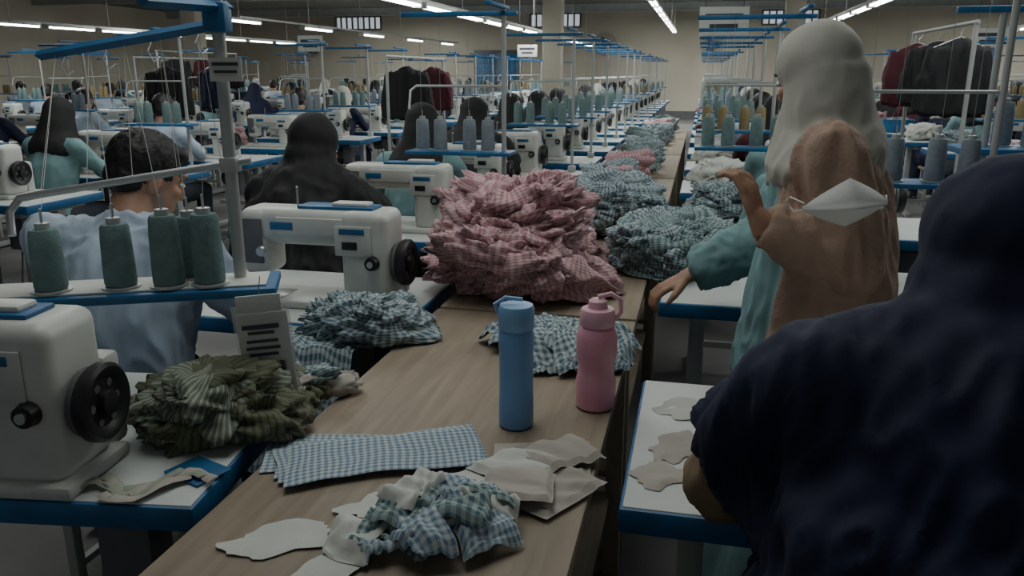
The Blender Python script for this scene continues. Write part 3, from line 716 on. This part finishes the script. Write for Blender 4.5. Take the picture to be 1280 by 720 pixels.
for li, (c, d0, st, n) in enumerate(lines):
    for k in range(n):
        d = d0+k*st
        if any(abs(c-pc) < .76 and abs(d-pd) < .8 for pc, pd in PIL): continue
        put('sewing_table', me_table, W(c, d), YAW)
        put('sewing_machine', me_mach, W(c+.1, d-.04, .761), YAW)
        if k % 2 == 0 or rnd.random() < .3: put('thread_stand', me_stands[rnd.choice((0, 0, 1, 2))], W(c+.5 if li < 5 else c-.08, d+.21, .761), YAW)
        q = rnd.random()
        if q < .7 and d < 17: put('fabric_pile', rnd.choice(heaps), W(c-.38, d+.02, .762), YAW+rnd.random()*.3)
        elif q < .95 and d < 17: put('plastic_basket', rnd.choice(bins), W(c-.38, d+.0, .761), YAW)
        if rnd.random() < .88 or (li == 5 and k == 0):
            me = rnd.choice(tem); sd = d-.52
            if li == 0 and k == 0: continue
            if (li == 6 and k == 0) or (li == 5 and k == 0): me = tealw
            put('seated_worker', me, W(c-.02, sd), YAW+rnd.uniform(-.1, .1))
            if d < 12: put('wooden_stool', me_stool, W(c-.02, sd), YAW)
for k in range(14):   # garment heaps all along the centre tables
    put('fabric_pile', rnd.choice(heaps[:3]), W(-.425+rnd.uniform(-.05, .05), 3.75+k*.44, .761), rnd.random()*3)
put('thread_stand', me_stands[1], W(.9, 2.80, .761), YAW)

b = B()
b.cyl((.30, 0, 0), (.30, 0, 1.64), .012, None, 2, 12); b.cyl((-.30, 0, 0), (-.30, 0, 1.64), .012, None, 2, 12)
b.box((.0, 0, 1.15), (.80, .22, .024), 0, .004); b.box((0, 0, 1.63), (.9, .03, .022), 0, .004); b.box((.30, 0, 1.63), (.03, .4, .02), 0, .004)
for i, x in enumerate((-.24, -.16, -.05, .04, .15, .24)): cone(b, (x, .03*(-1)**i, 1.162), .033, .15, 1, 2, 20)
for x in (-.3, .3): b.box((x, 0, .02), (.06, .36, .03), 2, .004)
b.obj('spool_shelf_stand', [m_blue, m_thread2, m_pole, m_steel], W(1.30, 3.22), YAW)

# hanging garments on rails in the side aisles
jc = {}
def jacket(mat, name, loc, yaw, s=1):
    if mat.name not in jc:
        b = B(); b.etube([(0, 0, .0), (0, 0, -.06), (0, 0, -.2), (0, 0, -.48)], [.05, .18, .19, .20], [.03, .055, .06, .065], 0, 28, (1, 0, 0))
        for q in (-1, 1): b.etube([(q*.15, 0, -.06), (q*.2, 0, -.25), (q*.21, 0, -.46)], [.05, .045, .04], None, 0, 14)
        h = B(); h.etube([(-.17, 0, -.05), (0, 0, .02), (.17, 0, -.05)], .005, None, 0, 8); h.etube([(0, 0, .02), (0, 0, .05), (.02, 0, .07), (.02, 0, .09), (0, 0, .1), (-.015, 0, .085)], .003, None, 0, 6)
        jc[mat.name] = merged([('cloth', blend(b, name, [mat], .013, 3, .022, (16, 16, 2))), ('hanger', h.mesh('hanger', [m_steel]))], name)
    o = put(name, jc[mat.name], loc, yaw); o.scale = (s, s, s)
def rail(c, d0, d1, z, items):
    b = B(); L = d1-d0; b.cyl((0, -L/2, z), (0, L/2, z), .012, None, 0, 10)
    for y in (-L/2+.02, L/2-.02): b.cyl((0, y, 0), (0, y, z), .014, None, 0, 10); b.box((0, y, .02), (.4, .05, .03), 0)
    b.obj('garment_rail', [m_pole], W(c, (d0+d1)/2), YAW)
    for i, (m, nm) in enumerate(items): jacket(m, nm, W(c, d0+(i+.6)*L/len(items), z-.09), YAW+(.2, -.3, .1, -.15)[i % 4], (.95, .85, .9)[i % 3])
bj, mj, nj = (m_blk, 'hanging_black_jacket'), (m_maroon, 'hanging_maroon_jacket'), (m_navy, 'hanging_navy_jacket')
rail(1.52, 5.3, 6.8, 1.70, [bj, bj, mj]); rail(-2.62, 6.6, 8.2, 1.55, [bj, mj]); rail(-5.0, 6.5, 8.0, 1.55, [bj, nj])
rail(3.75, 7.0, 9.0, 1.7, [bj, bj, nj, mj]); rail(6.1, 9.5, 12, 1.8, [bj, nj, bj, bj]); rail(-7.3, 10, 12, 1.7, [bj, mj, bj])

b = B(); b.box((0, 0, 0), (.42, .01, .24), 0, .003); b.box((0, -.008, .04), (.32, .003, .045), 1); b.box((0, -.008, -.04), (.24, .003, .035), 1)
b.cyl((-.16, 0, .12), (-.16, 0, ZC-1.95), .003, None, 1, 6); b.cyl((.16, 0, .12), (.16, 0, ZC-1.95), .003, None, 1, 6)
ms = b.mesh('hanging_line_sign', [m_paper, m_ink])
for c, d in ((.15, 7.6), (-6.0, 12), (3.6, 12), (-3.6, 17)): put('hanging_line_sign', ms, W(c, d, 1.85), YAW)
def fan():
    b = B()
    for r in (.10, .2, .28, .34): b.etube([(r*math.cos(a*pi/16), -.1-.03*(1-r/.34), r*math.sin(a*pi/16)) for a in range(33)], .006, None, 0, 6)
    for a in range(16): t = a*pi/8; b.cyl((0, -.14, 0), (.34*math.cos(t), -.10, .34*math.sin(t)), .004, None, 0, 4)
    for a in range(3): b.ell((.13*math.cos(a*2.09), -.08, .13*math.sin(a*2.09)), (.12, .012, .07), 1, 14, Matrix.Rotation(-a*2.09, 4, 'Y'))
    b.cyl((0, -.12, 0), (0, .08, 0), .07, .06, 0, 16); b.box((0, .1, -.1), (.1, .08, .3), 0, .01)
    return b.mesh('wall_fan', [m_grey, m_blue])
mf = fan()
for c in (-12.8, -3, .2, 4.0, 10.8): put('wall_fan', mf, W(c, DF-.16, 2.25), YAW)

# ------------------------------------------------------------------ light
def area(loc, sx, sy, e, col=(.97, 1, .96)):
    l = bpy.data.lights.new('fluorescent_light', 'AREA'); l.shape = 'RECTANGLE'; l.size = sx; l.size_y = sy; l.energy = e; l.color = col
    o = bpy.data.objects.new('ceiling_light', l); bpy.context.scene.collection.objects.link(o); o.location = loc; o.rotation_euler = (0, 0, YAW)
for c, d, e in ((-.8, 2.0, 25), (-3, 4.5, 42), (1.6, 4.2, 42), (-7.5, 8, 80), (-1, 9, 85), (5.5, 8, 80), (-11, 16, 115), (-3.5, 16, 125), (4, 16, 125), (10, 16, 105), (-9, 22.5, 130), (0, 22.5, 130), (8, 22.5, 130)):
    area(W(c, d, ZC-.30), 1.2, 2.4, e)
w = bpy.data.worlds.new('World'); bpy.context.scene.world = w; w.use_nodes = True
w.node_tree.nodes['Background'].inputs[0].default_value = (.86, .95, .97, 1); w.node_tree.nodes['Background'].inputs[1].default_value = .12

cam = bpy.data.cameras.new('Camera'); cam.lens = 28.125; cam.sensor_width = 36; cam.clip_start = .02
co = bpy.data.objects.new('Camera', cam); bpy.context.scene.collection.objects.link(co)
co.location = (0, 0, 1.42); co.rotation_euler = (math.radians(90-15.1), 0, 0)
bpy.context.scene.camera = co
